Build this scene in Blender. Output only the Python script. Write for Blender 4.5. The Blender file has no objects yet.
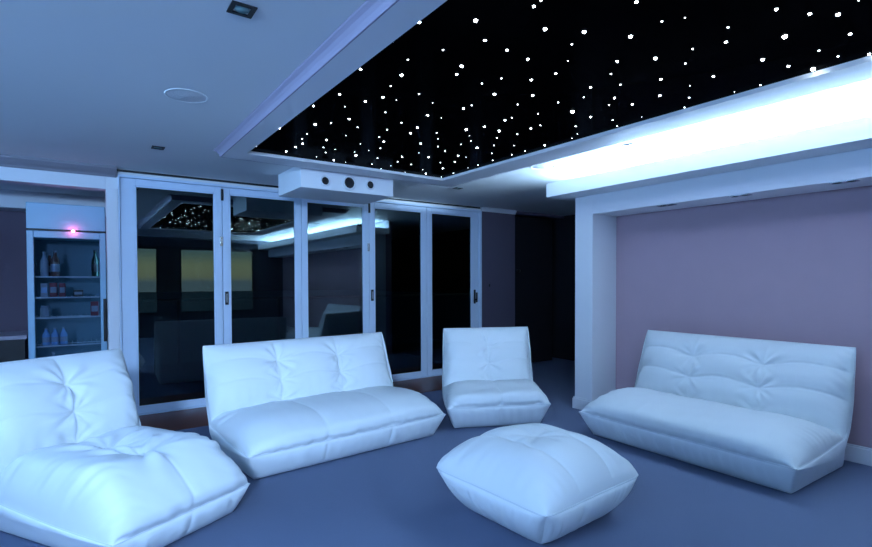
import bpy, bmesh, math, random
import numpy as np
from mathutils import Matrix, Vector
PI = math.pi
random.seed(4)
sc = bpy.context.scene
C = sc.collection
H = 1.3            # eye height
WY = 5.7           # glazed wall plane
CZ = 2.38          # ceiling height

# ------------------------------------------------------------------ materials
def mat(name, col, rough=0.6, spec=0.4, metal=0.0, bump=0.0, bscale=60.0, var=0.0, vscale=6.0, coat=0.0, emit=None, estr=0.0, btype='noise'):
    m = bpy.data.materials.new(name); m.use_nodes = True
    nt = m.node_tree; b = nt.nodes['Principled BSDF']
    b.inputs['Base Color'].default_value = (*col, 1)
    b.inputs['Roughness'].default_value = rough
    b.inputs['Specular IOR Level'].default_value = spec
    b.inputs['Metallic'].default_value = metal
    b.inputs['Coat Weight'].default_value = coat
    if name == 'gloss_black_panel': b.inputs['IOR'].default_value = 1.06
    if emit:
        b.inputs['Emission Color'].default_value = (*emit, 1); b.inputs['Emission Strength'].default_value = estr
    tc = nt.nodes.new('ShaderNodeTexCoord')
    if var:
        n = nt.nodes.new('ShaderNodeTexNoise'); n.inputs['Scale'].default_value = vscale; n.inputs['Detail'].default_value = 5
        nt.links.new(tc.outputs['Object'], n.inputs['Vector'])
        mx = nt.nodes.new('ShaderNodeMix'); mx.data_type = 'RGBA'
        mx.inputs[6].default_value = (*[c * (1 - var) for c in col], 1); mx.inputs[7].default_value = (*[min(1, c * (1 + var)) for c in col], 1)
        nt.links.new(n.outputs['Fac'], mx.inputs[0]); nt.links.new(mx.outputs[2], b.inputs['Base Color'])
    if bump:
        n = nt.nodes.new('ShaderNodeTexNoise' if btype == 'noise' else 'ShaderNodeTexVoronoi'); n.inputs['Scale'].default_value = bscale
        nt.links.new(tc.outputs['Object'], n.inputs['Vector'])
        bp = nt.nodes.new('ShaderNodeBump'); bp.inputs['Strength'].default_value = bump; bp.inputs['Distance'].default_value = 0.01
        nt.links.new(n.outputs['Fac' if btype == 'noise' else 'Distance'], bp.inputs['Height']); nt.links.new(bp.outputs['Normal'], b.inputs['Normal'])
    return m

M = {}
M['ceiling'] = mat('ceiling_paint', (.80, .80, .80), .75, .2, bump=.03, bscale=200)
M['white'] = mat('white_paint', (.82, .82, .84), .55, .3, bump=.02, bscale=150)
M['trimwhite'] = mat('trim_paint', (.80, .79, .82), .45, .35)
M['gloss_white'] = mat('bright_white_enamel', (.93, .93, .95), .4, .4)
M['mauve'] = mat('mauve_wall_paint', (.44, .31, .36), .8, .2, bump=.04, bscale=180, var=.03)
M['carpet'] = mat('carpet', (.155, .19, .295), .95, .1, bump=.6, bscale=900, var=.18, vscale=350)
M['timber'] = mat('dark_timber', (.12, .025, .012), .35, .5, var=.4, vscale=5)
M['leather'] = mat('white_leather', (.84, .87, .88), .46, .38, bump=.10, bscale=420, btype='voronoi')
M['piping'] = mat('leather_piping', (.70, .74, .76), .5, .3)
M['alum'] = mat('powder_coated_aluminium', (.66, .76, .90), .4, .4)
M['black'] = mat('black_plastic', (.012, .012, .014), .4, .4)
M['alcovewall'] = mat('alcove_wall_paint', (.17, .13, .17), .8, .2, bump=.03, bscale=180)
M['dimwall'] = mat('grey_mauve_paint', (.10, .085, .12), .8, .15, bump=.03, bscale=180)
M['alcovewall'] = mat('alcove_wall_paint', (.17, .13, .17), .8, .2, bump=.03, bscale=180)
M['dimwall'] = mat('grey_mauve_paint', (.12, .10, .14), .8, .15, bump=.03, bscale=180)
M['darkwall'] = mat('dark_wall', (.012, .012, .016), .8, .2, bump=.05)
M['nightwall'] = mat('back_wall_paint', (.05, .055, .07), .8, .2)
M['starpanel'] = mat('gloss_black_panel', (.0015, .0015, .002), .14, .04)
M['shelfwire'] = mat('coated_shelf_wire', (.35, .42, .5), .5)
M['chrome'] = mat('brushed_metal', (.6, .62, .65), .25, .5, metal=1)
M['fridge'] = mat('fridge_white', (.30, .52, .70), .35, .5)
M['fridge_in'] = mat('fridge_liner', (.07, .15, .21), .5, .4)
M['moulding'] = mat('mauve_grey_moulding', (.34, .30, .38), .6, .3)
M['cornice'] = mat('cornice_paint', (.27, .24, .27), .6, .3)
M['counter'] = mat('counter_top', (.42, .36, .42), .35, .5)
M['deck'] = mat('deck_tiles', (.02, .03, .035), .6, .3, bump=.1, bscale=30)
M['sea'] = mat('sea_water', (.05, .10, .16), .4, .5, bump=.3, bscale=3)
M['bottle_blue'] = mat('blue_label_bottle', (.15, .30, .55), .2, .5)
M['bottle_brown'] = mat('brown_bottle', (.10, .05, .045), .15, .6)
M['bottle_pale'] = mat('pale_bottle', (.22, .27, .36), .2, .6)
M['bottle_dark'] = mat('dark_green_bottle', (.01, .03, .02), .12, .6)
M['carton_red'] = mat('red_carton', (.14, .015, .03), .5, .3)
M['carton_pale'] = mat('pale_carton', (.20, .25, .32), .5, .3)
M['rail'] = mat('rail_metal', (.05, .06, .07), .4, .5, metal=.6)

def emis(name, col, s):
    m = bpy.data.materials.new(name); m.use_nodes = True; nt = m.node_tree
    nt.nodes.remove(nt.nodes['Principled BSDF']); e = nt.nodes.new('ShaderNodeEmission')
    e.inputs[0].default_value = (*col, 1); e.inputs[1].default_value = s
    nt.links.new(e.outputs[0], nt.nodes['Material Output'].inputs[0]); return m
M['star'] = emis('star_light', (.80, .92, 1), 25)
M['star_dim'] = emis('star_light_dim', (.80, .92, 1), 12)
M['star_bright'] = emis('star_light_bright', (.82, .95, 1), 60)
M['led'] = emis('led_strip', (.30, .55, 1), 30)
M['redled'] = emis('red_indicator', (1, .10, .22), 25)
M['fridgeled'] = emis('fridge_tube', (.25, .65, .9), .8)
M['grille'] = mat('speaker_mesh', (.70, .70, .72), .8, .2, bump=.4, bscale=700, btype='voronoi')
M['lens'] = mat('downlight_lens', (.25, .45, .45), .15, .6)

def glass(name, tint, refl, ior=1.5):
    m = bpy.data.materials.new(name); m.use_nodes = True; nt = m.node_tree
    nt.nodes.remove(nt.nodes['Principled BSDF'])
    t = nt.nodes.new('ShaderNodeBsdfTransparent'); t.inputs[0].default_value = (*tint, 1)
    g = nt.nodes.new('ShaderNodeBsdfGlossy'); g.inputs['Color'].default_value = (.75, .95, 1, 1); g.inputs['Roughness'].default_value = 0.0
    fr = nt.nodes.new('ShaderNodeFresnel'); fr.inputs[0].default_value = ior
    a = nt.nodes.new('ShaderNodeMath'); a.operation = 'ADD'; a.use_clamp = True; a.inputs[1].default_value = refl
    mx = nt.nodes.new('ShaderNodeMixShader')
    nt.links.new(fr.outputs[0], a.inputs[0]); nt.links.new(a.outputs[0], mx.inputs[0])
    nt.links.new(t.outputs[0], mx.inputs[1]); nt.links.new(g.outputs[0], mx.inputs[2])
    nt.links.new(mx.outputs[0], nt.nodes['Material Output'].inputs[0]); return m
M['glass'] = glass('tinted_glass', (.45, .5, .5), .09)
M['fglass'] = glass('fridge_glass', (.85, .9, .95), .01, 1.3)

# ------------------------------------------------------------------ mesh helpers
def bx(bm, x0, x1, y0, y1, z0, z1):
    vs = [bm.verts.new((x, y, z)) for z in (z0, z1) for x, y in ((x0, y0), (x1, y0), (x1, y1), (x0, y1))]
    for f in ((3, 2, 1, 0), (4, 5, 6, 7), (0, 1, 5, 4), (1, 2, 6, 5), (2, 3, 7, 6), (3, 0, 4, 7)):
        bm.faces.new([vs[i] for i in f])
def boxes(*bs):
    bm = bmesh.new()
    for b in bs: bx(bm, *b)
    return bm
def lathe(prof, n=24, bm=None, c=(0, 0, 0), axis='Z'):
    bm = bm or bmesh.new(); rings = []
    for r, z in prof:
        ring = []
        for k in range(n):
            a = 2 * PI * k / n; p = (r * math.cos(a), r * math.sin(a), z)
            if axis == 'Y': p = (p[0], p[2], p[1])
            if axis == 'X': p = (p[2], p[0], p[1])
            ring.append(bm.verts.new((p[0] + c[0], p[1] + c[1], p[2] + c[2])))
        rings.append(ring)
    for a, b in zip(rings, rings[1:]):
        for k in range(n): bm.faces.new((a[k], a[(k + 1) % n], b[(k + 1) % n], b[k]))
    for ring in (rings[0], rings[-1]):
        try: bm.faces.new(ring)
        except ValueError: pass
    bmesh.ops.recalc_face_normals(bm, faces=bm.faces)
    return bm
def obj(name, bm, m, parent=None, smooth=False, bevel=0, loc=None):
    me = bpy.data.meshes.new(name); bm.to_mesh(me); bm.free()
    if smooth:
        me.polygons.foreach_set('use_smooth', [True] * len(me.polygons))
    me.materials.append(M[m] if isinstance(m, str) else m)
    o = bpy.data.objects.new(name, me); C.objects.link(o)
    if parent: o.parent = parent
    if loc: o.location = loc
    if bevel:
        b = o.modifiers.new('bevel', 'BEVEL'); b.width = bevel; b.segments = 2; b.limit_method = 'ANGLE'
    return o
def tag(o, label, cat, group=None):
    o['label'] = label; o['category'] = cat
    if group: o['group'] = group
    return o
def thing(name, label, cat, loc=(0, 0, 0), rz=0, group=None):
    o = bpy.data.objects.new(name, None); C.objects.link(o); o.location = loc; o.rotation_euler = (0, 0, rz)
    o.empty_display_size = .1
    return tag(o, label, cat, group)
def struct(name, bm, m, parent=None, bevel=0, label=None):
    o = obj(name, bm, m, parent, bevel=bevel)
    if not parent:
        o['kind'] = 'structure'
        if label: o['label'] = label
    return o
def copy_tree(o, parent=None):
    c = o.copy(); C.objects.link(c); c.parent = parent
    for ch in [k for k in bpy.data.objects if k.parent == o]: copy_tree(ch, c)
    return c
def tube(points, r, n=8, bm=None):
    bm = bm or bmesh.new(); P = [Vector(p) for p in points]; rings = []
    up = Vector((0, 0, 1))
    for i, p in enumerate(P):
        d = (P[min(i + 1, len(P) - 1)] - P[max(i - 1, 0)]).normalized()
        a = d.cross(up) if abs(d.dot(up)) < .95 else d.cross(Vector((1, 0, 0)))
        a.normalize(); b = d.cross(a)
        rings.append([bm.verts.new(p + a * r * math.cos(2 * PI * k / n) + b * r * math.sin(2 * PI * k / n)) for k in range(n)])
    for a, b in zip(rings, rings[1:]):
        for k in range(n): bm.faces.new((a[k], a[(k + 1) % n], b[(k + 1) % n], b[k]))
    bm.faces.new(rings[0]); bm.faces.new(rings[-1])
    bmesh.ops.recalc_face_normals(bm, faces=bm.faces)
    return bm

# ------------------------------------------------------------------ room shell
XL, XR, YB = -2.4, 6.6, -2.2
FX = 4.53          # feature wall plane
struct('floor', boxes((XL - .1, XR + .1, YB - .1, 4.95, -.1, 0), (XL - .1, 0.22, 4.95, 7.2, -.1, 0), (4.83, XR + .1, 4.95, 8.0, -.1, 0)), 'carpet', label='dark blue grey carpet floor')
struct('floor_threshold', boxes((.22, 4.83, 4.95, WY + .1, -.1, 0.004)), 'timber', label='dark red timber strip in front of the glass doors')
struct('ceiling', boxes((XL - .1, XR + .1, YB - .1, WY + .2, CZ, CZ + .1)), 'ceiling', label='plain painted ceiling')
struct('wall_left', boxes((XL - .1, XL, YB - .1, 7.2, 0, CZ)), 'white')
# wall with the glass doors: pier at left, wall at right, head above
struct('wall_front', boxes((.226, .322, WY, WY + .15, 0, 2.36), (.322, 4.806, WY, WY + .15, 2.325, CZ),
                           ), 'white', label='white wall around the folding glass doors')
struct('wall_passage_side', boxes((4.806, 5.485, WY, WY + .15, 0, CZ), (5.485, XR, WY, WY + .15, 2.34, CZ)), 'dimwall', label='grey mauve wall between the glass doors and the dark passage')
struct('trim_1', boxes((XL, .226, WY - .0, WY + .15, 2.177, 2.30), (.226, .316, WY - .012, WY, 0, 2.19)), 'trimwhite', bevel=.004, label='white header beam over the bar alcove')
def prism_x(prof, x0, x1):
    bm = bmesh.new()
    a = [bm.verts.new((x0, y, z)) for y, z in prof]; b = [bm.verts.new((x1, y, z)) for y, z in prof]
    n = len(prof)
    for k in range(n): bm.faces.new((a[k], a[(k + 1) % n], b[(k + 1) % n], b[k]))
    bm.faces.new(a); bm.faces.new(b); bmesh.ops.recalc_face_normals(bm, faces=bm.faces); return bm
struct('trim_2', prism_x([(WY, 2.292), (WY - .02, 2.292), (WY - .03, 2.31), (WY - .055, 2.33), (WY - .085, 2.36), (WY - .09, CZ), (WY + .1, CZ), (WY + .1, 2.292)], XL, .31), 'cornice', label='cornice above the alcove header')
struct('trim_3', boxes((.31, 4.78, WY - .02, WY - .001, 2.352, 2.372)), 'black', label='dark curtain track recess above the doors')
# alcove with bar
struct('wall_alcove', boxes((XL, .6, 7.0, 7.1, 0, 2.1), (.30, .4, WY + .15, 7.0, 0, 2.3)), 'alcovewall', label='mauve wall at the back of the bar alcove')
struct('trim_4', boxes((XL, .3, 6.7, 7.0, 2.06, 2.24)), 'trimwhite', bevel=.004, label='pale bulkhead at the top of the alcove')
struct('ceiling_alcove', boxes((XL, .5, WY + .15, 7.1, 2.24, 2.3)), 'ceiling')
# dark passage at right
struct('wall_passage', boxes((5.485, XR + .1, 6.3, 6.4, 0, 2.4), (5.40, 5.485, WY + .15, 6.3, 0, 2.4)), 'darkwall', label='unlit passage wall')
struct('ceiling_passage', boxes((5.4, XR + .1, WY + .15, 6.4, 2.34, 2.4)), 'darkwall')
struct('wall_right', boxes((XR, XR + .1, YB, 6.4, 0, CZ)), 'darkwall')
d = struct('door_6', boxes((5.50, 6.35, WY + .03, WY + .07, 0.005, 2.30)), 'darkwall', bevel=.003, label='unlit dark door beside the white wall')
obj('door_knob', lathe([(.0, -.0), (.018, 0), (.018, -.03), (.026, -.04), (.026, -.05), (0.0, -.055)], 16, None, (5.56, WY + .03, 1.46), 'Y'), 'black', d, True)
# feature wall, pillar, beam
struct('wall_feature', boxes((FX, FX + .12, YB, 3.44, 0, CZ)), 'mauve', label='mauve feature wall behind the wide sofa')
struct('trim_5', boxes((4.15, FX + .119, 3.225, 3.439, 0, 2.145)), 'trimwhite', bevel=.003, label='white pillar at the end of the feature wall')
struct('trim_6', boxes((4.15, FX - .001, YB, 3.225, 1.96, 2.145)), 'trimwhite', bevel=.002, label='white beam over the feature wall')
struct('baseboard_right', boxes((FX - .015, FX - .001, YB, 3.224, 0, .11), (FX - .010, FX - .001, YB, 3.224, .11, .125)), 'trimwhite', bevel=.003)
struct('baseboard_pillar', boxes((4.132, 4.149, 3.207, 3.457, 0, .105), (4.138, 4.149, 3.213, 3.451, .105, .12),
                                 (4.149, FX - .016, 3.207, 3.224, 0, .105), (4.149, FX, 3.44, 3.457, 0, .105)), 'trimwhite', bevel=.003)
struct('baseboard_front', boxes((4.815, 5.48, WY - .014, WY - .001, 0, .11)), 'trimwhite', bevel=.003)
struct('trim_7', prism_x([(WY - .001, 2.32), (WY - .012, 2.32), (WY - .02, 2.34), (WY - .05, CZ - .002), (WY - .001, CZ - .002)], 4.81, 5.485), 'trimwhite', label='small cornice above the white wall')
# back wall with picture window (seen only as a reflection in the glass)
wx0, wx1, wz0, wz1 = .75, 3.83, .52, 2.16
struct('wall_back', boxes((XL, wx0, YB - .12, YB, 0, CZ), (wx1, XR, YB - .12, YB, 0, CZ), (wx0, wx1, YB - .12, YB, 0, wz0), (wx0, wx1, YB - .12, YB, wz1, CZ)), 'nightwall')
w = struct('window_1', boxes((wx0, wx1, YB - .1, YB + .02, wz0, wz0 + .07), (wx0, wx1, YB - .1, YB + .02, wz1 - .07, wz1), (wx0, wx0 + .07, YB - .1, YB + .02, wz0, wz1),
                             (wx1 - .09, wx1, YB - .1, YB + .02, wz0, wz1), (1.52, 2.05, YB - .1, YB + .01, wz0, wz1)), 'black', label='black framed picture window facing the sea')
obj('window_pane', boxes((wx0 + .02, wx1 - .02, YB - .07, YB - .06, wz0 + .02, wz1 - .02)), 'fglass', w)

# folding glass doors
gx = [(.46, 1.181), (1.327, 2.049), (2.181, 2.915), (3.065, 3.784), (3.939, 4.644)]
ed = [.335, 1.254, 2.115, 2.99, 3.8615, 4.765]
for i, (a, b) in enumerate(gx):
    x0, x1 = ed[i] + .003, ed[i + 1] - .003
    y0, y1 = WY + .01, WY + .055
    bm = boxes((x0, a, y0, y1, .02, 2.30), (b, x1, y0, y1, .02, 2.30), (a, b, y0, y1, .02, .08), (a, b, y0, y1, 2.236, 2.30))
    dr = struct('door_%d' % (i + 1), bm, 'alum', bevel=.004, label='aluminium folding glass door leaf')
    obj('glass_pane', boxes((a - .01, b + .01, WY + .028, WY + .036, .07, 2.246)), 'glass', dr)
    obj('glazing_bead', boxes((a, a + .012, y0 + .006, y0 + .02, .08, 2.236), (b - .012, b, y0 + .006, y0 + .02, .08, 2.236), (a, b, y0 + .006, y0 + .02, .08, .092), (a, b, y0 + .006, y0 + .02, 2.224, 2.236)), 'alum', dr)
    if i in (0, 2):
        xx = x1 + .003
        for zz in (2.22, .3):
            obj('hinge', boxes((xx - .012, xx + .012, y0 - .016, y0 - .001, zz - .06, zz + .06)), 'black', dr, bevel=.003)
        obj('catch_plate', boxes((xx - .026, xx + .004, y0 - .010, y0 - .001, 1.68, 1.78)), 'chrome', dr, bevel=.003)
        h = obj('handle', boxes((xx + .02, xx + .055, y0 - .012, y0 - .001, 1.06, 1.20)), 'black', dr, bevel=.003)
        obj('handle_lever', boxes((xx + .030, xx + .045, y0 - .022, y0 - .010, 1.08, 1.18)), 'chrome', h, bevel=.003)
    if i == 4:
        h = obj('handle', boxes((4.675, 4.705, y0 - .012, y0 - .001, .98, 1.18)), 'black', dr, bevel=.003)
        obj('handle_lever', boxes((4.683, 4.697, y0 - .05, y0 - .010, 1.03, 1.05), (4.680, 4.700, y0 - .06, y0 - .045, 1.0, 1.14)), 'black', h, bevel=.004)
struct('trim_8', boxes((.322, .334, WY - .02, WY + .07, 0, 2.325), (4.766, 4.806, WY - .02, WY + .07, 0, 2.325), (.334, 4.766, WY - .02, WY + .07, 2.302, 2.326), (.334, 4.766, WY - .01, WY + .07, .004, .018)), 'alum', bevel=.003, label='aluminium outer frame of the folding doors')

# outdoors
struct('deck', boxes((-3, 9, WY + .16, 9.2, -.12, -.02)), 'deck', label='dark balcony deck beyond the doors')
struct('sea', boxes((-400, 400, 12, 900, -14.2, -14), (-400, 400, -900, -8, -14.2, -14)), 'sea', label='dark sea to the horizon')
r = thing('balcony_railing', 'dark metal balcony railing outside the folding glass doors', 'railing', (0, 9.0, -.02))
obj('top_rail', boxes((-2.5, 8.5, -.03, .03, 1.02, 1.06)), 'rail', r, bevel=.005)
for k in range(7): obj('post', boxes((-1.9 + k * 1.6 - .02, -1.9 + k * 1.6 + .02, -.02, .02, 0, 1.02)), 'rail', r)

# ------------------------------------------------------------------ star ceiling
SX0, SX1, SY0, SY1 = 1.11, 3.03, .30, 4.19
t = thing('star_ceiling_panel', 'black starry ceiling panel with tiny white lights in a dropped white frame', 'star ceiling', (0, 0, 2.32))
fo = (.968, 3.29, .08, 4.42)
bm = boxes((fo[0], SX0, fo[2], fo[3], 0, .058), (SX1, fo[1], fo[2], fo[3], 0, .058), (SX0, SX1, fo[2], SY0, 0, .058), (SX0, SX1, SY1, fo[3], 0, .058))
obj('frame', bm, 'trimwhite', t)
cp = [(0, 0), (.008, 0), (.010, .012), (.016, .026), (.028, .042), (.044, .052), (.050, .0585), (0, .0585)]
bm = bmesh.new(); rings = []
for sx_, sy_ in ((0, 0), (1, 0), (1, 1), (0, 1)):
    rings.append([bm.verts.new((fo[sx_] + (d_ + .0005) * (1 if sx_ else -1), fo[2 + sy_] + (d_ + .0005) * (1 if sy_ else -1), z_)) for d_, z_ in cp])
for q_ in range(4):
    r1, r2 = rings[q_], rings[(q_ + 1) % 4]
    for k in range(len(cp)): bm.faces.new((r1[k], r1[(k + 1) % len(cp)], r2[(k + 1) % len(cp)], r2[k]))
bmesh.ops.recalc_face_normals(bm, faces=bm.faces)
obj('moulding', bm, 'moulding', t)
obj('panel', boxes((SX0, SX1, SY0, SY1, .025, .055)), 'starpanel', t)
stars = [(1.206,2.644,3),(1.157,2.908,3),(1.375,2.664,3),(1.426,2.547,3),(1.514,2.546,1),(1.316,2.813,1),(1.565,2.766,2),(1.436,3.01,3),(1.301,3.241,4),(1.374,3.148,2),(1.559,3.137,2),(1.133,3.455,3),(1.753,3.074,2),(1.336,3.477,2),(1.58,3.364,1),(1.351,3.618,2),(1.4,3.74,3),(1.794,3.262,2),(1.877,3.345,3),(1.509,3.544,3),(1.127,3.83,1),(1.135,4.016,2),(1.39,3.861,3),(1.378,4.044,3),(1.766,3.507,1),(1.573,3.755,2),(1.95,3.529,2),(1.649,3.894,2),(1.907,3.64,1),(1.835,3.745,1),(1.894,3.842,4),(2.086,3.824,2),(1.808,4.093,3),(1.645,4.072,1),(1.925,4.111,1),(2.151,4.049,2),(2.291,3.835,2),(2.32,4.003,1),(2.308,4.165,1),(2.307,4.222,1),(1.675,3.765,1),(1.567,2.391,2),(1.71,2.463,1),(1.811,2.664,3),(1.913,2.659,1),(1.919,2.437,3),(1.923,2.364,2),(1.914,2.152,4),(2.139,2.2,2),(2.104,2.045,3),(2.31,2.041,2),(1.754,2.887,2),(1.896,2.915,3),(1.927,3.049,3),(2.073,2.938,2),(2.166,3.053,2),(2.139,3.239,3),(2.29,3.231,2),(2.415,3.306,2),(2.28,3.483,1),(2.23,3.664,3),(2.421,3.549,3),(2.443,3.858,2),(2.617,3.654,2),(2.648,3.98,1),(2.566,4.161,1),(2.767,4.104,3),(2.766,3.824,3),(2.982,4.145,2),(2.196,2.76,4),(2.258,2.641,3),(2.312,2.867,1),(2.4,2.962,2),(2.403,3.083,2),(2.566,3.087,4),(2.599,3.374,3),(2.68,3.371,1),(2.706,3.56,3),(2.95,3.681,1),(2.954,3.544,2),(2.977,3.941,2),(2.406,2.656,4),(2.509,2.794,2),(2.627,2.961,2),(2.778,3.156,2),(2.943,3.333,2),(2.276,2.458,3),(2.283,2.4,2),(2.362,2.25,2),(2.544,2.49,3),(2.549,2.407,2),(2.565,2.643,2),(2.758,2.878,1),(2.948,2.948,2),(2.941,3.095,2),(2.946,2.736,3),(1.139,1.733,3),(1.132,1.938,2),(1.361,1.877,2),(1.285,2.054,2),(1.15,2.276,3),(1.353,2.222,4),(1.38,2.38,2),(1.316,1.592,4),(1.431,1.385,3),(1.596,1.481,4),(1.749,1.405,4),(1.456,1.699,3),(1.6,1.714,3),(1.744,1.727,3),(1.796,1.509,2),(1.915,1.633,1),(1.536,1.965,4),(1.576,2.057,3),(1.981,1.766,3),(1.797,1.967,2),(1.758,2.076,2),(1.937,1.893,3),(2.273,1.782,3),(2.364,1.901,2),(1.424,1.342,2),(1.725,1.145,3),(1.938,1.171,2),(1.987,1.103,1),(1.945,1.318,4),(2.281,1.229,2),(2.403,1.33,2),(2.23,1.379,4),(2.111,1.502,3),(2.214,1.611,2),(2.377,1.67,2),(2.215,0.868,3),(2.36,0.807,3),(2.456,0.745,4),(2.206,1.042,2),(2.335,1.11,3),(2.488,0.941,5),(2.693,0.774,3),(2.66,1.098,4),(2.771,0.91,2),(2.914,0.882,2),(3.004,0.791,3),(2.848,1.06,3),(2.986,1.004,5),(2.998,1.247,2),(2.987,1.373,1),(2.671,1.331,3),(2.4,0.665,1),(2.484,1.505,3),(2.696,1.639,3),(2.696,1.466,1),(2.867,1.563,2),(3.004,1.666,2),(2.517,1.808,3),(2.592,1.899,2),(2.695,1.813,3),(2.507,2.101,5),(2.684,2.102,3),(2.757,2.284,2),(2.911,2.395,1),(2.971,2.494,1),(2.852,2.062,2),(2.989,2.124,2),(2.952,1.917,1)]
rnd = random.Random(9)
for k in range(24): stars.append((rnd.uniform(1.2, 2.95), rnd.uniform(.36, .62), rnd.choice((1, 2, 2, 3))))
srt = sorted(stars, key=lambda s: -s[2] - .0 * s[1])
rad = {1: .0027, 2: .0042, 3: .0060, 4: .0080, 5: .0100}
def dome(bm, x, y, r):
    rings = []
    n = 10
    for a in (0, .35, .8, 1.2):
        rings.append([bm.verts.new((x + r * math.cos(a) * math.cos(2 * PI * k / n), y + r * math.cos(a) * math.sin(2 * PI * k / n), .0252 - r * math.sin(a))) for k in range(n)])
    for p, q in zip(rings, rings[1:]):
        for k in range(n): bm.faces.new((p[k], q[k], q[(k + 1) % n], p[(k + 1) % n]))
    bm.faces.new(rings[-1][::-1])
rest = bmesh.new()
for i, (x, y, s) in enumerate(srt):
    if i < 100:
        bm = bmesh.new(); dome(bm, x, y, rad[s])
        obj('star_light', bm, {1: 'star_dim', 2: 'star_dim', 3: 'star', 4: 'star', 5: 'star_bright'}[s], t, True)
    else: dome(rest, x, y, rad[s])
ro = obj('small_star_lights', rest, 'star_dim', t, True); ro['kind'] = 'stuff'

# ------------------------------------------------------------------ cove light on the right
TX0, TY1 = 3.88, 3.58
t = thing('cove_light', 'white ceiling trough glowing blue white above the feature wall', 'cove light', (0, 0, 2.147))
obj('trough', boxes((TX0, 4.52, YB + .01, TY1, 0, .012), (TX0, TX0 + .015, YB + .01, TY1, .012, .134), (4.505, 4.52, YB + .01, TY1, .012, .23), (TX0 + .015, 4.505, TY1 - .015, TY1, .012, .10)), 'white', t)
obj('led_strip', boxes((4.46, 4.475, YB + .1, 3.45, .08, .09)), 'led', t)
obj('led_batten', boxes((4.475, 4.505, YB + .1, 3.46, .07, .10)), 'white', t)
obj('end_bracket', boxes((TX0 + .02, TX0 + .10, TY1 - .001, TY1 + .02, .10, .14)), 'black', t)
bpy.data.objects['trough']['label'] = 'plain white lip and shelf of the trough'

def area(name, loc, rot, sx, sy, col, e, spread=PI):
    l = bpy.data.lights.new(name, 'AREA'); l.shape = 'RECTANGLE'; l.size = sx; l.size_y = sy; l.color = col; l.energy = e; l.spread = spread
    o = bpy.data.objects.new(name, l); C.objects.link(o); o.location = loc; o.rotation_euler = rot; return o
EN = {'cove': ((.44, .70, 1.0), 960), 'left': ((.25, .54, 1.0), 140), 'panelA': ((.29, .56, 1.0), 58), 'rear_fill': ((.37, .61, 1.0), 33)}
area('cove_glow', (4.40, (YB + 3.30) / 2 + .05, 2.238), (0, PI * .62, 0), .06, 3.30 - YB - .3, *EN['cove'])
# added fill lamp in a made-up trough on the left wall, unseen
t = thing('added_fill_trough', 'pale trough of an added fill light along the left wall', 'cove light', (0, 0, 2.10))
obj('trough', boxes((XL, XL + .26, YB + .01, 5.6, 0, .012), (XL + .245, XL + .26, YB + .01, 5.6, .012, .05)), 'white', t)
area('left_fill_glow', (XL + .06, 1.8, 2.17), (0, -PI * .60, 0), .08, 7.2, *EN['left'])
def aim(src, dst): return (Vector(dst) - Vector(src)).to_track_quat('-Z', 'Y').to_euler()
t = thing('added_fill_box', 'white projector added behind the viewer', 'fill_light', (-1.3, -1.85, 2.0))  # box added behind the viewer to hold an unseen fill lamp
obj('body', boxes((-.3, .3, -.2, .12, -.12, .20)), 'white', t, bevel=.02)
obj('mount', boxes((-.03, .03, -.05, .01, .20, .379)), 'chrome', t)
area('rear_fill_glow', (-1.3, -1.6, 2.0), aim((-1.3, -1.6, 2.0), (1.7, 5.0, .55)), .5, .4, *EN['rear_fill'], math.radians(58))
# fill panel added over the rear of the room to brighten it, unseen
def fill_panel(nm, x, y, sx, sy, ce):
    p = thing('added_fill_panel', 'flat added fill light panel over the rear of the room', 'added fill light', (x, y, CZ), group='added fill light panels')
    obj('housing', boxes((-sx / 2 - .03, sx / 2 + .03, -sy / 2 - .03, sy / 2 + .03, -.02, -.001)), 'white', p)
    area('panel_glow_' + nm, (x, y, CZ - .025), (0, 0, 0), sx, sy, *ce)
fill_panel('A', -.9, .6, .9, .9, EN['panelA'])

# ------------------------------------------------------------------ ceiling fittings
def square_downlight(x, y, z, s, label, grp, rz=0):
    o = thing('downlight', label, 'downlight', (x, y, z), rz, grp)
    h = s / 2
    obj('bezel', boxes((-h, h, -h, -h * .62, -.006, -.0005), (-h, h, h * .62, h, -.006, -.0005), (-h, -h * .62, -h * .62, h * .62, -.006, -.0005), (h * .62, h, -h * .62, h * .62, -.006, -.0005)), 'black', o)
    obj('lens', lathe([(0, -.001), (h * .62, -.001), (h * .60, -.004), (0, -.005)], 24), 'lens', o, True)
    return o
square_downlight(.545, 2.106, CZ, .095, 'square black downlight nearest the top edge of the left ceiling', 'ceiling downlights')
square_downlight(.538, 4.635, CZ, .09, 'square black downlight in the left ceiling near the glass doors', 'ceiling downlights')
square_downlight(3.608, 4.689, CZ, .09, 'square black downlight in the ceiling behind the corner of the star panel', 'ceiling downlights')
square_downlight(3.62, 2.45, CZ, .09, 'square downlight washed out by the glowing cove', 'ceiling downlights')
def beam_dl(y, label):
    o = thing('downlight', label, 'downlight', (4.20, y, 1.96), 0, 'downlights under the beam')
    obj('bezel', boxes((-.035, .035, -.075, .075, -.005, -.0005)), 'chrome', o)
    for q in (-.037, .037): obj('lamp', lathe([(0, -.006), (.024, -.006), (.024, -.0075), (0, -.008)], 16, None, (0, q, 0)), 'black', o, True)
beam_dl(2.482, 'small twin downlight under the beam nearest the white pillar')
beam_dl(1.884, 'small twin downlight under the beam, the middle of three')
beam_dl(1.227, 'small twin downlight under the beam farthest from the pillar')
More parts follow.
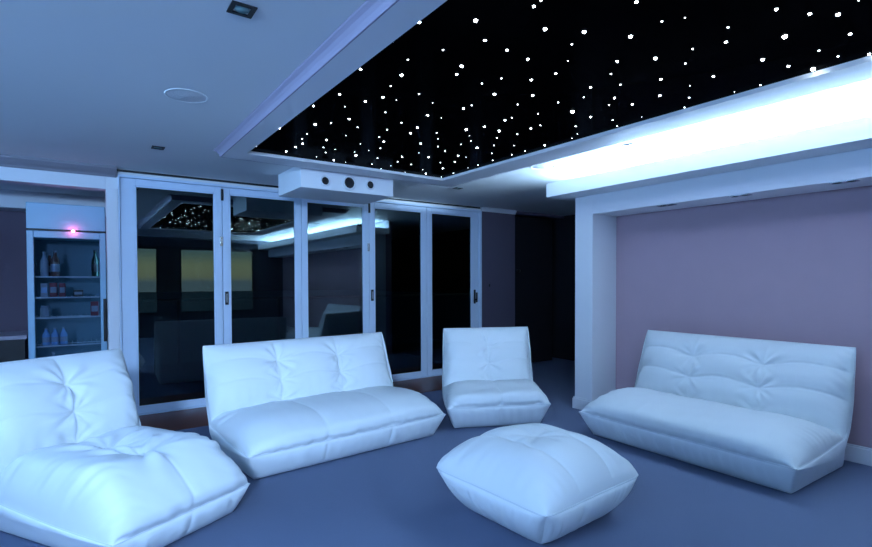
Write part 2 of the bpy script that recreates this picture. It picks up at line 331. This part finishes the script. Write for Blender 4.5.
def ceil_speaker(x, y, r, label):
    o = thing('ceiling_speaker', label, 'speaker', (x, y, CZ), 0, 'round ceiling speakers')
    obj('rim', lathe([(r - .012, -.0005), (r, -.0005), (r, -.002), (r - .012, -.003), (r - .012, -.0005)], 40), 'ceiling', o, True)
    obj('grille', lathe([(0, -.001), (r - .012, -.001), (r - .014, -.0015), (0, -.002)], 40), 'grille', o, True)
ceil_speaker(.531, 3.264, .118, 'round white speaker grille in the plain left ceiling')
ceil_speaker(3.60, 3.367, .115, 'round white speaker grille beside the end of the glowing cove')

# ventilation box with three round nozzles
bxm = (1.665, 2.632, 4.50, 5.13)
t = thing('ceiling_vent_box', 'white ceiling box with three round black openings above the glass doors', 'vent box', (bxm[0], bxm[2], 2.162))
Wb, Db, Hb = bxm[1] - bxm[0], bxm[3] - bxm[2], CZ - 2.162 - .001
obj('housing', boxes((0, Wb, .0, Db, 0, Hb)), 'gloss_white', t, bevel=.002)
for cx, cz, rr in ((1.898, 2.241, .036), (2.143, 2.249, .052), (2.369, 2.254, .036)):
    n_ = obj('nozzle_ring', lathe([(rr, .0), (rr * 1.38, 0), (rr * 1.38, -.008), (rr * 1.2, -.020), (rr, -.014), (rr, 0)], 32, None, (cx - bxm[0], -.001, cz - 2.162), 'Y'), 'white', t, True)
    obj('nozzle_mouth', lathe([(0, -.001), (rr, -.001), (rr, -.006), (rr * .4, -.003), (0, -.003)], 28, None, (cx - bxm[0], -.001, cz - 2.162), 'Y'), 'black', n_, True)

o = thing('light_switch', 'small light switch plate on the wall right of the glass doors', 'switch', (4.96, WY, 1.24))
obj('plate', boxes((-.035, .035, -.009, -.001, -.055, .055)), 'dimwall', o, bevel=.003)
obj('rocker', boxes((-.012, .012, -.014, -.009, -.02, .02)), 'black', o, bevel=.002)

# ------------------------------------------------------------------ fridge and bar
FX0, FX1, FY0, FY1, FT = -.385, .229, 6.0, 6.62, 2.045
t = thing('drinks_fridge', 'tall glass door drinks fridge with blue header panel in the alcove', 'fridge', (FX0, FY0, 0))
w_, d_ = FX1 - FX0, FY1 - FY0
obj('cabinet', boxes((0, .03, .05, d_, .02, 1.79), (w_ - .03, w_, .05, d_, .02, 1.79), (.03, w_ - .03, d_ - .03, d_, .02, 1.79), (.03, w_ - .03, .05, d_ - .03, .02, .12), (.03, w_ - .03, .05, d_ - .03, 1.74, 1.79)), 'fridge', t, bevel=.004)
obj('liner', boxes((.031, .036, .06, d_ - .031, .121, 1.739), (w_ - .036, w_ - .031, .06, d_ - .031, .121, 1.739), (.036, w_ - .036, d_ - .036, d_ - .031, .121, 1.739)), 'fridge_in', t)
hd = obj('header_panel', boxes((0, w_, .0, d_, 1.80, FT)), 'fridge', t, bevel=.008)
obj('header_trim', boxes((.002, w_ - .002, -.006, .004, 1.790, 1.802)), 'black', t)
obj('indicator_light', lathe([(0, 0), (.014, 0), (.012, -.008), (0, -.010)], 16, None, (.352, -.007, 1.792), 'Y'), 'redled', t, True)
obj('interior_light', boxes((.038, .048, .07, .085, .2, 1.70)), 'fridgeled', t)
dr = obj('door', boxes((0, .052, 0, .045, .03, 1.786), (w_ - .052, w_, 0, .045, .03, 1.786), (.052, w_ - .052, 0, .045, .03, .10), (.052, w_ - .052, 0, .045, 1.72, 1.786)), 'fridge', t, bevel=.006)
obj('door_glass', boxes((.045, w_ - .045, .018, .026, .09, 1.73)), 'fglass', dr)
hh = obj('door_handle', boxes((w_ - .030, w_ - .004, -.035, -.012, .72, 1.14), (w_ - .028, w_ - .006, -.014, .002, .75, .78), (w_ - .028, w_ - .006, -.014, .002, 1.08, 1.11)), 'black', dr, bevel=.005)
SH = [1.325, 1.125, .935, .672, .40]
# shelf heights follow the picture at the front of the cabinet
SH = [1.36, 1.163, .97, .70, .42]
for z in SH:
    bm = bmesh.new()
    for k in range(14): bx(bm, .04 + k * (w_ - .08) / 13 - .0015, .04 + k * (w_ - .08) / 13 + .0015, .07, d_ - .045, z - .004, z)
    bx(bm, .037, w_ - .037, .066, .076, z - .012, z + .001); bx(bm, .037, w_ - .037, .3, .31, z - .010, z - .004)
    obj('shelf', bm, 'shelfwire', t)
l = bpy.data.lights.new('fridge_lamp', 'AREA'); l.shape = 'RECTANGLE'; l.size = .03; l.size_y = 1.4; l.color = (.2, .6, 1); l.energy = 1.2
lo = bpy.data.objects.new('fridge_lamp', l); C.objects.link(lo); lo.location = (FX1 - .05, FY0 + .09, 1.0); lo.rotation_euler = (PI / 2, 0, PI * .25)
l = bpy.data.lights.new('indicator_glow', 'POINT'); l.color = (1, .1, .25); l.energy = .5; l.shadow_soft_size = .012
lo = bpy.data.objects.new('indicator_glow', l); C.objects.link(lo); lo.location = (FX0 + .352, FY0 - .035, 1.792)

def bottle(label, x, z, h, r, m, cap='carton_pale', y=FY0 + .13, grp=None):
    o = thing('bottle', label, 'bottle', (x, y, z + .001), 0, grp)
    obj('body', lathe([(0, 0), (r * .9, 0), (r, r * .15), (r, h * .55), (r * .92, h * .64), (r * .42, h * .80), (r * .36, h * .93), (0, h * .93)], 18), m, o, True)
    obj('cap', lathe([(r * .42, h * .925), (r * .44, h * .93), (r * .44, h), (0, h)], 14), cap, o, True)
    obj('label', lathe([(r * 1.012, h * .18), (r * 1.015, h * .19), (r * 1.015, h * .46), (r * 1.012, h * .47)], 18), cap if m != 'bottle_blue' else 'bottle_pale', o, True)
    return o
g = 'drinks in the fridge'
bottle('leftmost pale bottle on the top fridge shelf', -.262, SH[0], .235, .034, 'bottle_pale')
bottle('brown bottle with pale cap, beside the pale bottle on the top fridge shelf', -.178, SH[0], .25, .036, 'bottle_brown')
bottle('small brown bottle at the right of the brown pair on the top fridge shelf', -.225, SH[0], .22, .03, 'bottle_brown', y=FY0 + .24)
bottle('dark tall bottle alone at the right of the top fridge shelf', .142, SH[0], .26, .032, 'bottle_dark', 'black')
def carton(label, x, z, w, h, m, d=.07, y=FY0 + .12):
    o = thing('drink_carton', label, 'carton', (x, y, z + .001))
    obj('box', boxes((-w / 2, w / 2, -d / 2, d / 2, 0, h)), m, o, bevel=.003)
    obj('printed_band', boxes((-w / 2 * .8, w / 2 * .8, -d / 2 - .002, -d / 2 - .0005, h * .3, h * .7)), 'carton_pale' if m != 'carton_pale' else 'bottle_blue', o)
carton('pale carton at the left of the second fridge shelf', -.265, SH[1], .055, .13, 'carton_pale')
carton('dark red carton beside the pale one on the second fridge shelf', -.195, SH[1], .06, .135, 'carton_red')
carton('red carton at the right of the row on the second fridge shelf', -.127, SH[1], .05, .13, 'carton_red')
carton('low dark carton alone in the middle of the second fridge shelf', .0, SH[1], .08, .065, 'black')
carton('dark red carton at the right of the third fridge shelf', .13, SH[2], .065, .14, 'carton_red')
o = thing('glass_jar', 'small pale jar at the left of the third fridge shelf', 'jar', (-.262, FY0 + .12, SH[2] + .001))
obj('body', lathe([(0, 0), (.036, 0), (.039, .01), (.039, .08), (.032, .092), (0, .092)], 20), 'carton_pale', o, True)
obj('lid', lathe([(.034, .092), (.035, .094), (.035, .11), (0, .11)], 20), 'bottle_pale', o, True)
bottle('leftmost of three small blue water bottles on the fourth fridge shelf', -.258, SH[3], .165, .031, 'bottle_blue')
bottle('middle of three small blue water bottles on the fourth fridge shelf', -.190, SH[3], .165, .031, 'bottle_blue')
bottle('rightmost of three small blue water bottles on the fourth fridge shelf', -.122, SH[3], .165, .031, 'bottle_blue')
bottle('pale bottle on the lowest fridge shelf in view, behind the armchair back', -.205, SH[4], .21, .032, 'bottle_pale')

t = thing('bar_counter', 'dark bar counter with pale top left of the drinks fridge', 'counter', (-2.3, 6.4, 0))
obj('worktop', boxes((0, 1.88, 0, .59, .745, .785)), 'counter', t, bevel=.004)
obj('base_cabinet', boxes((.02, 1.86, .04, .59, .0, .745)), 'black', t)

# ------------------------------------------------------------------ soft seating
class N1:
    def __init__(s, seed, f0, f1, n=9):
        r = np.random.RandomState(seed); s.f = r.uniform(f0, f1, n); s.p = r.uniform(0, 6.28, n); s.a = r.uniform(.4, 1, n); s.a /= np.sqrt((s.a ** 2).sum() / 2)
    def __call__(s, x):
        x = np.asarray(x, float)[..., None]; return (np.sin(x * s.f + s.p) * s.a).sum(-1)
def n2(seed, x, y, f):
    r = np.random.RandomState(seed); o = 0
    for k in range(7):
        a = r.uniform(0, 6.28); ff = f * r.uniform(.5, 1.5); o = o + np.sin((x * math.cos(a) + y * math.sin(a)) * ff + r.uniform(0, 6.28)) * r.uniform(.5, 1)
    return o / 3
def catmull(P, n):
    P = np.array(P, float); Q = np.vstack([2 * P[0] - P[1], P, 2 * P[-1] - P[-2]]); out = []
    for i in range(len(P) - 1):
        p0, p1, p2, p3 = Q[i:i + 4]
        for t in np.linspace(0, 1, 24, endpoint=False):
            out.append(.5 * (2 * p1 + (p2 - p0) * t + (2 * p0 - 5 * p1 + 4 * p2 - p3) * t * t + (3 * p1 - p0 - 3 * p2 + p3) * t ** 3))
    out.append(P[-1]); out = np.array(out)
    s = np.r_[0, np.cumsum(np.linalg.norm(np.diff(out, axis=0), axis=1))]
    # denser sampling near both ends
    q = np.linspace(0, 1, n); q = q * .55 + .45 * (1 - np.cos(PI * q)) / 2
    return np.array([[np.interp(x * s[-1], s, out[:, k]) for k in (0, 1)] for x in q]), q * s[-1]
def grid_mesh(grids, flips=None):
    bm = bmesh.new()
    for gi, G in enumerate(grids):
        a, b = G.shape[:2]
        V = [[bm.verts.new(G[i, j]) for j in range(b)] for i in range(a)]
        fl = flips[gi] if flips else False
        for i in range(a - 1):
            for j in range(b - 1):
                q = (V[i][j], V[i + 1][j], V[i + 1][j + 1], V[i][j + 1])
                bm.faces.new(q[::-1] if fl else q)
    bmesh.ops.remove_doubles(bm, verts=bm.verts, dist=1e-5)
    return bm
def normals(G):
    du = np.gradient(G, axis=0); dv = np.gradient(G, axis=1); n = np.cross(du, dv)
    return n / (np.linalg.norm(n, axis=2, keepdims=True) + 1e-9)
def pil(x, p=3.2, q=.55): return np.clip(1 - np.abs(x) ** p, 0, 1) ** q
def gauss(d, w): return np.exp(-(d / w) ** 2)
def tuft(U, A, u0, a0, depth, r, seed, wr=.005):
    du, da = U - u0, A - a0; rr = np.sqrt(du ** 2 + da ** 2); th = np.arctan2(da, du)
    k = N1(seed, 1, 1)
    rs = np.random.RandomState(seed); ph = rs.uniform(0, 6.28, 3)
    w = np.sin(5 * th + ph[0]) + .8 * np.sin(8 * th + ph[1]) + .6 * np.sin(11 * th + ph[2])
    return -depth * np.exp(-(rr / r) ** 1.3) - wr * w * np.exp(-((rr - r * .9) / (r * .9)) ** 2)

def resample(P, n):
    s_ = np.r_[0, np.cumsum(np.linalg.norm(np.diff(P, axis=0), axis=1))]
    q = np.linspace(0, 1, n); q = q * .6 + .4 * (1 - np.cos(PI * q)) / 2
    return np.array([[np.interp(x * s_[-1], s_, P[:, k]) for k in (0, 1)] for x in q]), q * s_[-1]
def bean_sofa(name, label, cat, x, y, a, W, hs, inb, Dj, hj, Dt, ht, cols, seed, crown=.07, bulge=.05, jdip=.03, vdepth=1.0, hdepth=1.0, seat_tufts=(), grp=None, side_wr=1.0, p=7.0, shear=0.0, topw=1.0, seatv=.5):
    root = thing(name, label, cat, (x, y, 0), a, grp)
    hw = W / 2; bi = .07
    nu = int(110 + W * 60)
    q = np.linspace(-1, 1, nu); un = q * .35 + .65 * np.sin(q * PI / 2)
    vs = [(-1 + 2 * (k + 1) / cols) * hw for k in range(cols - 1)]
    dD, dH = Dt - Dj, ht - hj
    # middle of the body: rounded front, crown of the seat, fold, bulging back
    cs, sa = catmull([(0, hs), (-.022, hs + .05), (.01, hs + .115), (Dj * .22, hj + crown * .55), (Dj * .48, hj + crown), (Dj * .78, hj + crown * .75), (Dj * .96, hj + .012), (Dj + .02, hj - jdip)], 90)
    cb, ba = catmull([(Dj + .02, hj - jdip), (Dj + dD * .02 , hj + .045), (Dj + dD * .10 - bulge * .35, hj + dH * .30), (Dj + dD * .36 - bulge * .75, hj + dH * .58), (Dj + dD * .68 - bulge * .8, hj + dH * .84), (Dt - .045, ht - .012), (Dt, ht)], 92)
    # seam curve at the two ends
    es, _ = catmull([(0, hs), (Dj * .5, hs + .012), (Dj + .06, hs + .05)], 90)
    eb, _ = catmull([(Dj + .06, hs + .05), (Dt - .10, hj + .05), (Dt - .045, hj + dH * .45), (Dt, ht)], 92)
    LA, LB = sa[-1], ba[-1]
    f = pil(un, p, .5)
    def loft(E_, M_, wid):
        G = np.zeros((nu, len(M_), 3))
        G[:, :, 0] = un[:, None] * wid[None, :]
        G[:, :, 1:] = E_[None] + (M_ - E_)[None] * f[:, None, None]
        return G
    def edgew(E_): return hw * (1 + (topw - 1) * np.clip((E_[:, 1] - hs) / (ht - hs), 0, 1))
    # ---- seat top
    G = loft(es, cs, edgew(es)); U = G[:, :, 0]; A = np.repeat(sa[None], nu, 0)
    n = normals(G); n *= np.sign(n[nu // 2, 40, 2])
    nz = N1(seed, 25, 90); nz2 = N1(seed + 1, 30, 95)
    edge = (hw - np.abs(U)); D = np.zeros((nu, len(sa)))
    for k, v in enumerate(vs):
        wob = v + .008 * np.sin(A * 9 + k)
        D -= vdepth * seatv * (.010 * gauss(U - wob, .008) + .016 * gauss(U - wob, .05))
        D += tuft(U, A, v, LA, .030, .10, seed + 10 + k, .004)
    for (tu, ta, td, tr) in seat_tufts: D += tuft(U, A, tu, ta * LA, td, tr, seed + 40 + int(ta * 10), .008)
    D += .006 * n2(seed, U, A, 12) + .0015 * n2(seed + 3, U, A, 40)
    D += .0028 * nz(U + .15 * A) * np.exp(-A / .06)
    D += .0030 * side_wr * nz2(A + U * .5 + .02 * np.sin(U * 30)) * np.exp(-((edge - .06) / .07) ** 2) * np.clip(.5 + .9 * n2(seed + 60, U, A, 7), 0, 1.5)
    D += .0045 * nz2(U) * np.exp(-(LA - A) / .08) * (.25 + .75 * np.abs(un[:, None]) ** 6)
    fade = np.minimum(1, np.minimum((1 - np.abs(un))[:, None] * hw, A) / .02); D *= fade
    Gs = G + n * D[:, :, None]
    # ---- backrest front
    G = loft(eb, cb, edgew(eb)); U = G[:, :, 0]; A = np.repeat(ba[None], nu, 0)
    n = normals(G); n *= -np.sign(n[nu // 2, 50, 1])
    edge = (hw - np.abs(U)); D = np.zeros((nu, len(ba)))
    lines = (.36, .66)
    for li, fr in enumerate(lines):
        sag = 0
        for v in vs: sag = sag + gauss(U - v, .17)
        al = LB * fr + .025 - .045 * sag
        D -= hdepth * (.0060 * gauss(A - al, .007) + .012 * gauss(A - al, .05))
    for k, v in enumerate(vs):
        wob = v + .006 * np.sin(A * 12 + k)
        D -= vdepth * (.008 * gauss(U - wob, .008) + .010 * gauss(U - wob, .05))
        for li, fr in enumerate(lines): D += tuft(U, A, v, LB * fr - .02, .030, .085, seed + 20 + 3 * k + li, .0048)
        D += tuft(U, A, v, 0, .03, .09, seed + 30 + k, .003)
    D += .005 * n2(seed + 5, U, A, 13) + .0012 * n2(seed + 6, U, A, 40)
    D += .003 * nz(U) * np.exp(-A / .07) + .0022 * side_wr * nz2(A + U * .5) * np.exp(-((edge - .05) / .06) ** 2) * np.clip(.5 + .9 * n2(seed + 61, U, A, 7), 0, 1.5)
    fade = np.minimum(1, np.minimum((1 - np.abs(un))[:, None] * hw, LB - A) / .02); D *= fade
    Gb = G + n * D[:, :, None]
    mid = (Gs[:, -1] + Gb[:, 0]) / 2; o1 = mid - Gs[:, -1]; o2 = mid - Gb[:, 0]
    for k_ in range(12):
        kk = (1 - k_ / 12) ** 2
        Gs[:, -1 - k_] += o1 * kk; Gb[:, k_] += o2 * kk
    Gs[:, -1] = mid; Gb[:, 0] = mid
    fe = Gs[:, 0].copy()
    # ---- front panel
    m_ = 22; tt = np.linspace(0, 1, m_)
    bot = np.stack([un * (hw - bi), np.full(nu, inb), np.full(nu, .004)], 1)
    F = bot[:, None] * (1 - tt[None, :, None]) + fe[:, None] * tt[None, :, None]
    bul = .034 * pil(2 * tt - 1, 2.2, .7)[None, :] * pil(un, 5, .5)[:, None]
    for v in vs: bul = bul - vdepth * .008 * gauss(F[:, :, 0] - v, .009) * pil(2 * tt - 1, 4, .6)[None, :]
    bul = bul + .0022 * nz2(F[:, :, 0] + .1 * F[:, :, 2]) * (tt * (1 - tt) * 4)[None, :] * pil(un, 6, .6)[:, None]
    F[:, :, 1] -= bul
    # ---- rear panel
    rb = np.stack([un * (hw - bi), np.full(nu, Dt - .06), np.full(nu, .004)], 1); m2 = 34; t2 = np.linspace(0, 1, m2)
    Rr = Gb[:, -1][:, None] * (1 - t2[None, :, None]) + rb[:, None] * t2[None, :, None]
    br = .055 * pil(2 * t2 - 1, 2.4, .6)[None, :] * pil(un, 5, .5)[:, None] + .003 * n2(seed + 8, Rr[:, :, 0], Rr[:, :, 2], 20) * (t2 * (1 - t2) * 4)[None] * pil(un, 5, .5)[:, None]
    Rr[:, :, 1] += br
    B = np.stack([rb, bot], 1)
    sides = []
    for idx, sg in ((0, -1), (-1, 1)):
        loop = np.vstack([F[idx], Gs[idx][1:], Gb[idx][1:], Rr[idx][1:]])
        cen = np.array([sg * (hw - bi * .4), Dt * .74, .13])
        rr = np.r_[0, np.sin(np.linspace(.12, 1, 16) * PI / 2)]
        base = np.stack([loop[-1] * (1 - k_) + loop[0] * k_ for k_ in np.linspace(0, 1, 30)])
        pf = .028 * np.clip(1 - rr ** 2.5, 0, 1) ** .55; gs = []
        for L_ in (loop, base):
            S = cen[None, None] * (1 - rr[None, :, None]) + L_[:, None] * rr[None, :, None]
            S[:, :, 0] += sg * pf[None, :] + sg * .004 * n2(seed + 9, S[:, :, 1], S[:, :, 2], 24) * (1 - rr ** 4)[None]
            gs.append(S)
        sides.append(gs)
    def sh(G_):
        G_ = np.array(G_, float).copy(); G_[..., 0] += shear * G_[..., 1]; return G_
    obj('seat', grid_mesh([sh(Gs), sh(F), sh(B)]), 'leather', root, True)
    obj('backrest', grid_mesh([sh(Gb), sh(Rr)]), 'leather', root, True)
    for (idx, gs) in zip((0, -1), sides):
        obj('side_panel', grid_mesh([sh(g_) for g_ in gs]), 'leather', root, True)
        obj('piping', tube([tuple(p_) for p_ in sh(np.vstack([Gs[idx][::3], Gb[idx][::3], Gb[idx][-1:]]))], .0030, 6), 'piping', root, True)
    obj('piping', tube([tuple(p_) for p_ in sh(fe[::2])], .0030, 6), 'piping', root, True)
    for o in root.children:
        if o.name.startswith(('seat', 'backrest', 'side_panel')):
            bm = bmesh.new(); bm.from_mesh(o.data); bmesh.ops.recalc_face_normals(bm, faces=bm.faces); bm.to_mesh(o.data); bm.free()
    return root

bean_sofa('loveseat', 'white leather slouchy sofa in front of the folding glass doors', 'sofa', 1.689, 3.372, .076, 1.646, .185, .085, .692, .345, .92, .811, 3, 11, hdepth=.45, vdepth=1.0, crown=.045, jdip=.0, bulge=.05, topw=.99, shear=-.03, seatv=.35)
bean_sofa('loveseat', 'white leather slouchy sofa against the mauve wall', 'sofa', 3.432, 2.011, -1.588, 1.603, .195, .104, .674, .335, .96, .837, 3, 23, hdepth=1.3, vdepth=.35, crown=.055, jdip=.035, bulge=.05, seatv=.3, topw=.985)
bean_sofa('lounge_chair', 'white leather slouchy armchair between the two sofas', 'armchair', 3.0, 3.30, -.44, .93, .209, .12, .612, .308, .86, .821, 2, 37, hdepth=.9, vdepth=.7, crown=.055, jdip=.02, bulge=.04, p=6, shear=.13, topw=.965, seatv=.7)
bean_sofa('lounge_chair', 'large white leather slouchy lounger in front of the drinks fridge', 'armchair', .446, 2.790, .49, .77, .150, .06, .85, .415, 1.10, .868, 2, 51, hdepth=.6, vdepth=.6, crown=.03, jdip=.03, bulge=.06, seat_tufts=((.0, .50, .06, .13), (.0, .74, .05, .12)), side_wr=1.1, p=8.0, topw=1.05, shear=-.065)

def ottoman(x, y, a, S, hs, top, inset, seed):
    root = thing('ottoman', 'white leather square puffy footstool in the middle of the carpet', 'ottoman', (x, y, 0), a)
    n = 130; q = np.linspace(-1, 1, n); q = q * .6 + .4 * np.sin(q * PI / 2); h = S / 2
    U, V = np.meshgrid(q, q, indexing='ij'); X = U * h; Y = V * h
    ear = 1 - .022 * (1 - (U * V) ** 4) * 1.0
    fx = pil(U, 2.7, .52); fy = pil(V, 2.7, .52)
    Z = hs + (top - hs) * fx * fy
    D = 0 * Z
    for v in (-h / 3, h / 3):
        wob = v + .02 * (1 - V ** 2) * np.sign(v)
        D -= .008 * gauss(X - wob, .009) + .010 * gauss(X - wob, .04)
    D += tuft(X, Y, 0, 0, .035, .12, seed, .004)
    nz = N1(seed, 40, 130); nz2 = N1(seed + 1, 40, 120); ex, ey = h - np.abs(X), h - np.abs(Y)
    D += .004 * n2(seed, X, Y, 15) + .0012 * n2(seed + 2, X, Y, 45)
    D += .0030 * nz(X + .2 * Y) * np.exp(-ey / .07) * (1 - np.exp(-ey / .015)) * (1 - .5 * gauss(X, .2)) + .0035 * nz2(Y + .2 * X) * np.exp(-ex / .06) * (1 - np.exp(-ex / .015))
    D *= np.minimum(1, np.minimum(ex, ey) / .02)
    T = np.stack([X, Y, Z + D], 2)
    # edges draw in a little between the corners
    T[:, :, 0] *= 1 - .02 * (1 - V ** 2) * np.abs(U) ** 6; T[:, :, 1] *= 1 - .02 * (1 - U ** 2) * np.abs(V) ** 6
    cr_ = 1 - .05 * (np.abs(U) * np.abs(V)) ** 9; T[:, :, 0] *= cr_; T[:, :, 1] *= cr_
    obj('cushion_top', grid_mesh([T]), 'leather', root, True)
    m_ = 24; tt = np.linspace(0, 1, m_); sides = []
    k = (h - inset) / h
    for E_ in (T[:, 0], T[-1, :], T[::-1, -1], T[0, ::-1]):
        bot = E_.copy(); bot[:, :2] *= k; bot[:, 2] = .004
        g = E_[:, None] * (1 - tt[None, :, None]) + bot[:, None] * tt[None, :, None]
        mid = E_[n // 2, :2]; dr_ = mid / np.linalg.norm(mid)
        b = .05 * pil(2 * tt - 1, 2.0, .7)[None] * pil(q, 4, .5)[:, None]
        along = E_[:, 0] if abs(dr_[1]) > .5 else None
        if along is not None:
            for v in (-h / 3, h / 3): b = b - .010 * gauss(along[:, None] - v, .010) * (tt * (1 - tt) * 4)[None]
        b = b + .0018 * nz(q * h)[:, None] * (tt * (1 - tt) * 4)[None]
        g[:, :, :2] += dr_[None, None] * b[:, :, None]; sides.append(g)
    c4 = [s[0, -1] for s in sides]
    sides.append(np.array([[c4[0], c4[1]], [c4[3], c4[2]]]))
    obj('cushion_base', grid_mesh(sides), 'leather', root, True)
    loop = np.vstack([T[:, 0], T[-1, 1:], T[::-1, -1][1:], T[0, ::-1][1:]])
    obj('piping', tube([tuple(p) for p in loop[::2]], .0038, 6), 'piping', root, True)
    for o in root.children:
        bm = bmesh.new(); bm.from_mesh(o.data); bmesh.ops.recalc_face_normals(bm, faces=bm.faces); bm.to_mesh(o.data); bm.free()
ottoman(2.092, 2.012, math.radians(3.8), .83, .232, .46, .145, 71)

# ------------------------------------------------------------------ world: dusk sky
wd = bpy.data.worlds.new('dusk'); sc.world = wd; wd.use_nodes = True; nt = wd.node_tree
bg = nt.nodes['Background']
tc = nt.nodes.new('ShaderNodeTexCoord'); sp = nt.nodes.new('ShaderNodeSeparateXYZ'); nt.links.new(tc.outputs['Generated'], sp.inputs[0])
cr = nt.nodes.new('ShaderNodeValToRGB'); nt.links.new(sp.outputs['Z'], cr.inputs[0])
e = cr.color_ramp.elements
e[0].position = 0.0; e[0].color = (.13, .17, .18, 1)
e[1].position = .5; e[1].color = (.004, .016, .03, 1)
for p, c in ((.010, (.28, .27, .16, 1)), (.03, (.30, .30, .17, 1)), (.05, (.15, .20, .16, 1)), (.07, (.06, .13, .18, 1)), (.1, (.10, .17, .20, 1)), (.2, (.02, .06, .10, 1))):
    k = e.new(p); k.color = c
# brighter towards the sunset side
mp = nt.nodes.new('ShaderNodeMapRange'); nt.links.new(sp.outputs['Y'], mp.inputs[0])
mp.inputs[1].default_value = -1; mp.inputs[2].default_value = .1; mp.inputs[3].default_value = 3.0; mp.inputs[4].default_value = .004
nt.links.new(cr.outputs[0], bg.inputs[0]); nt.links.new(mp.outputs[0], bg.inputs[1])

# ------------------------------------------------------------------ camera
cam = bpy.data.cameras.new('camera'); co = bpy.data.objects.new('camera', cam); C.objects.link(co); sc.camera = co
cam.sensor_width = 36; cam.sensor_fit = 'HORIZONTAL'; cam.lens = 509.35 / 872 * 36; cam.shift_y = (291.67 - 273.5) / 872
cam.clip_end = 2000; cam.clip_start = .05
yaw, pit, rol = math.radians(35.0794), math.radians(-1.1424), math.radians(-.1715)
f = Vector((math.sin(yaw) * math.cos(pit), math.cos(yaw) * math.cos(pit), math.sin(pit)))
rt = Vector((math.cos(yaw), -math.sin(yaw), 0)); up = rt.cross(f)
r2 = rt * math.cos(rol) + up * math.sin(rol); u2 = -rt * math.sin(rol) + up * math.cos(rol)
co.matrix_world = Matrix(((r2.x, u2.x, -f.x, 0), (r2.y, u2.y, -f.y, 0), (r2.z, u2.z, -f.z, H), (0, 0, 0, 1)))

sc.view_settings.view_transform = 'Standard'; sc.view_settings.look = 'None'; sc.view_settings.gamma = 1
sc.view_settings.use_curve_mapping = False; sc.view_settings.exposure = 0.0
try:
    sc.cycles.use_denoising = True; sc.cycles.max_bounces = 8; sc.cycles.diffuse_bounces = 5; sc.cycles.transparent_max_bounces = 12
    sc.cycles.sample_clamp_indirect = 6; sc.cycles.caustics_reflective = False; sc.cycles.caustics_refractive = False
except Exception: pass
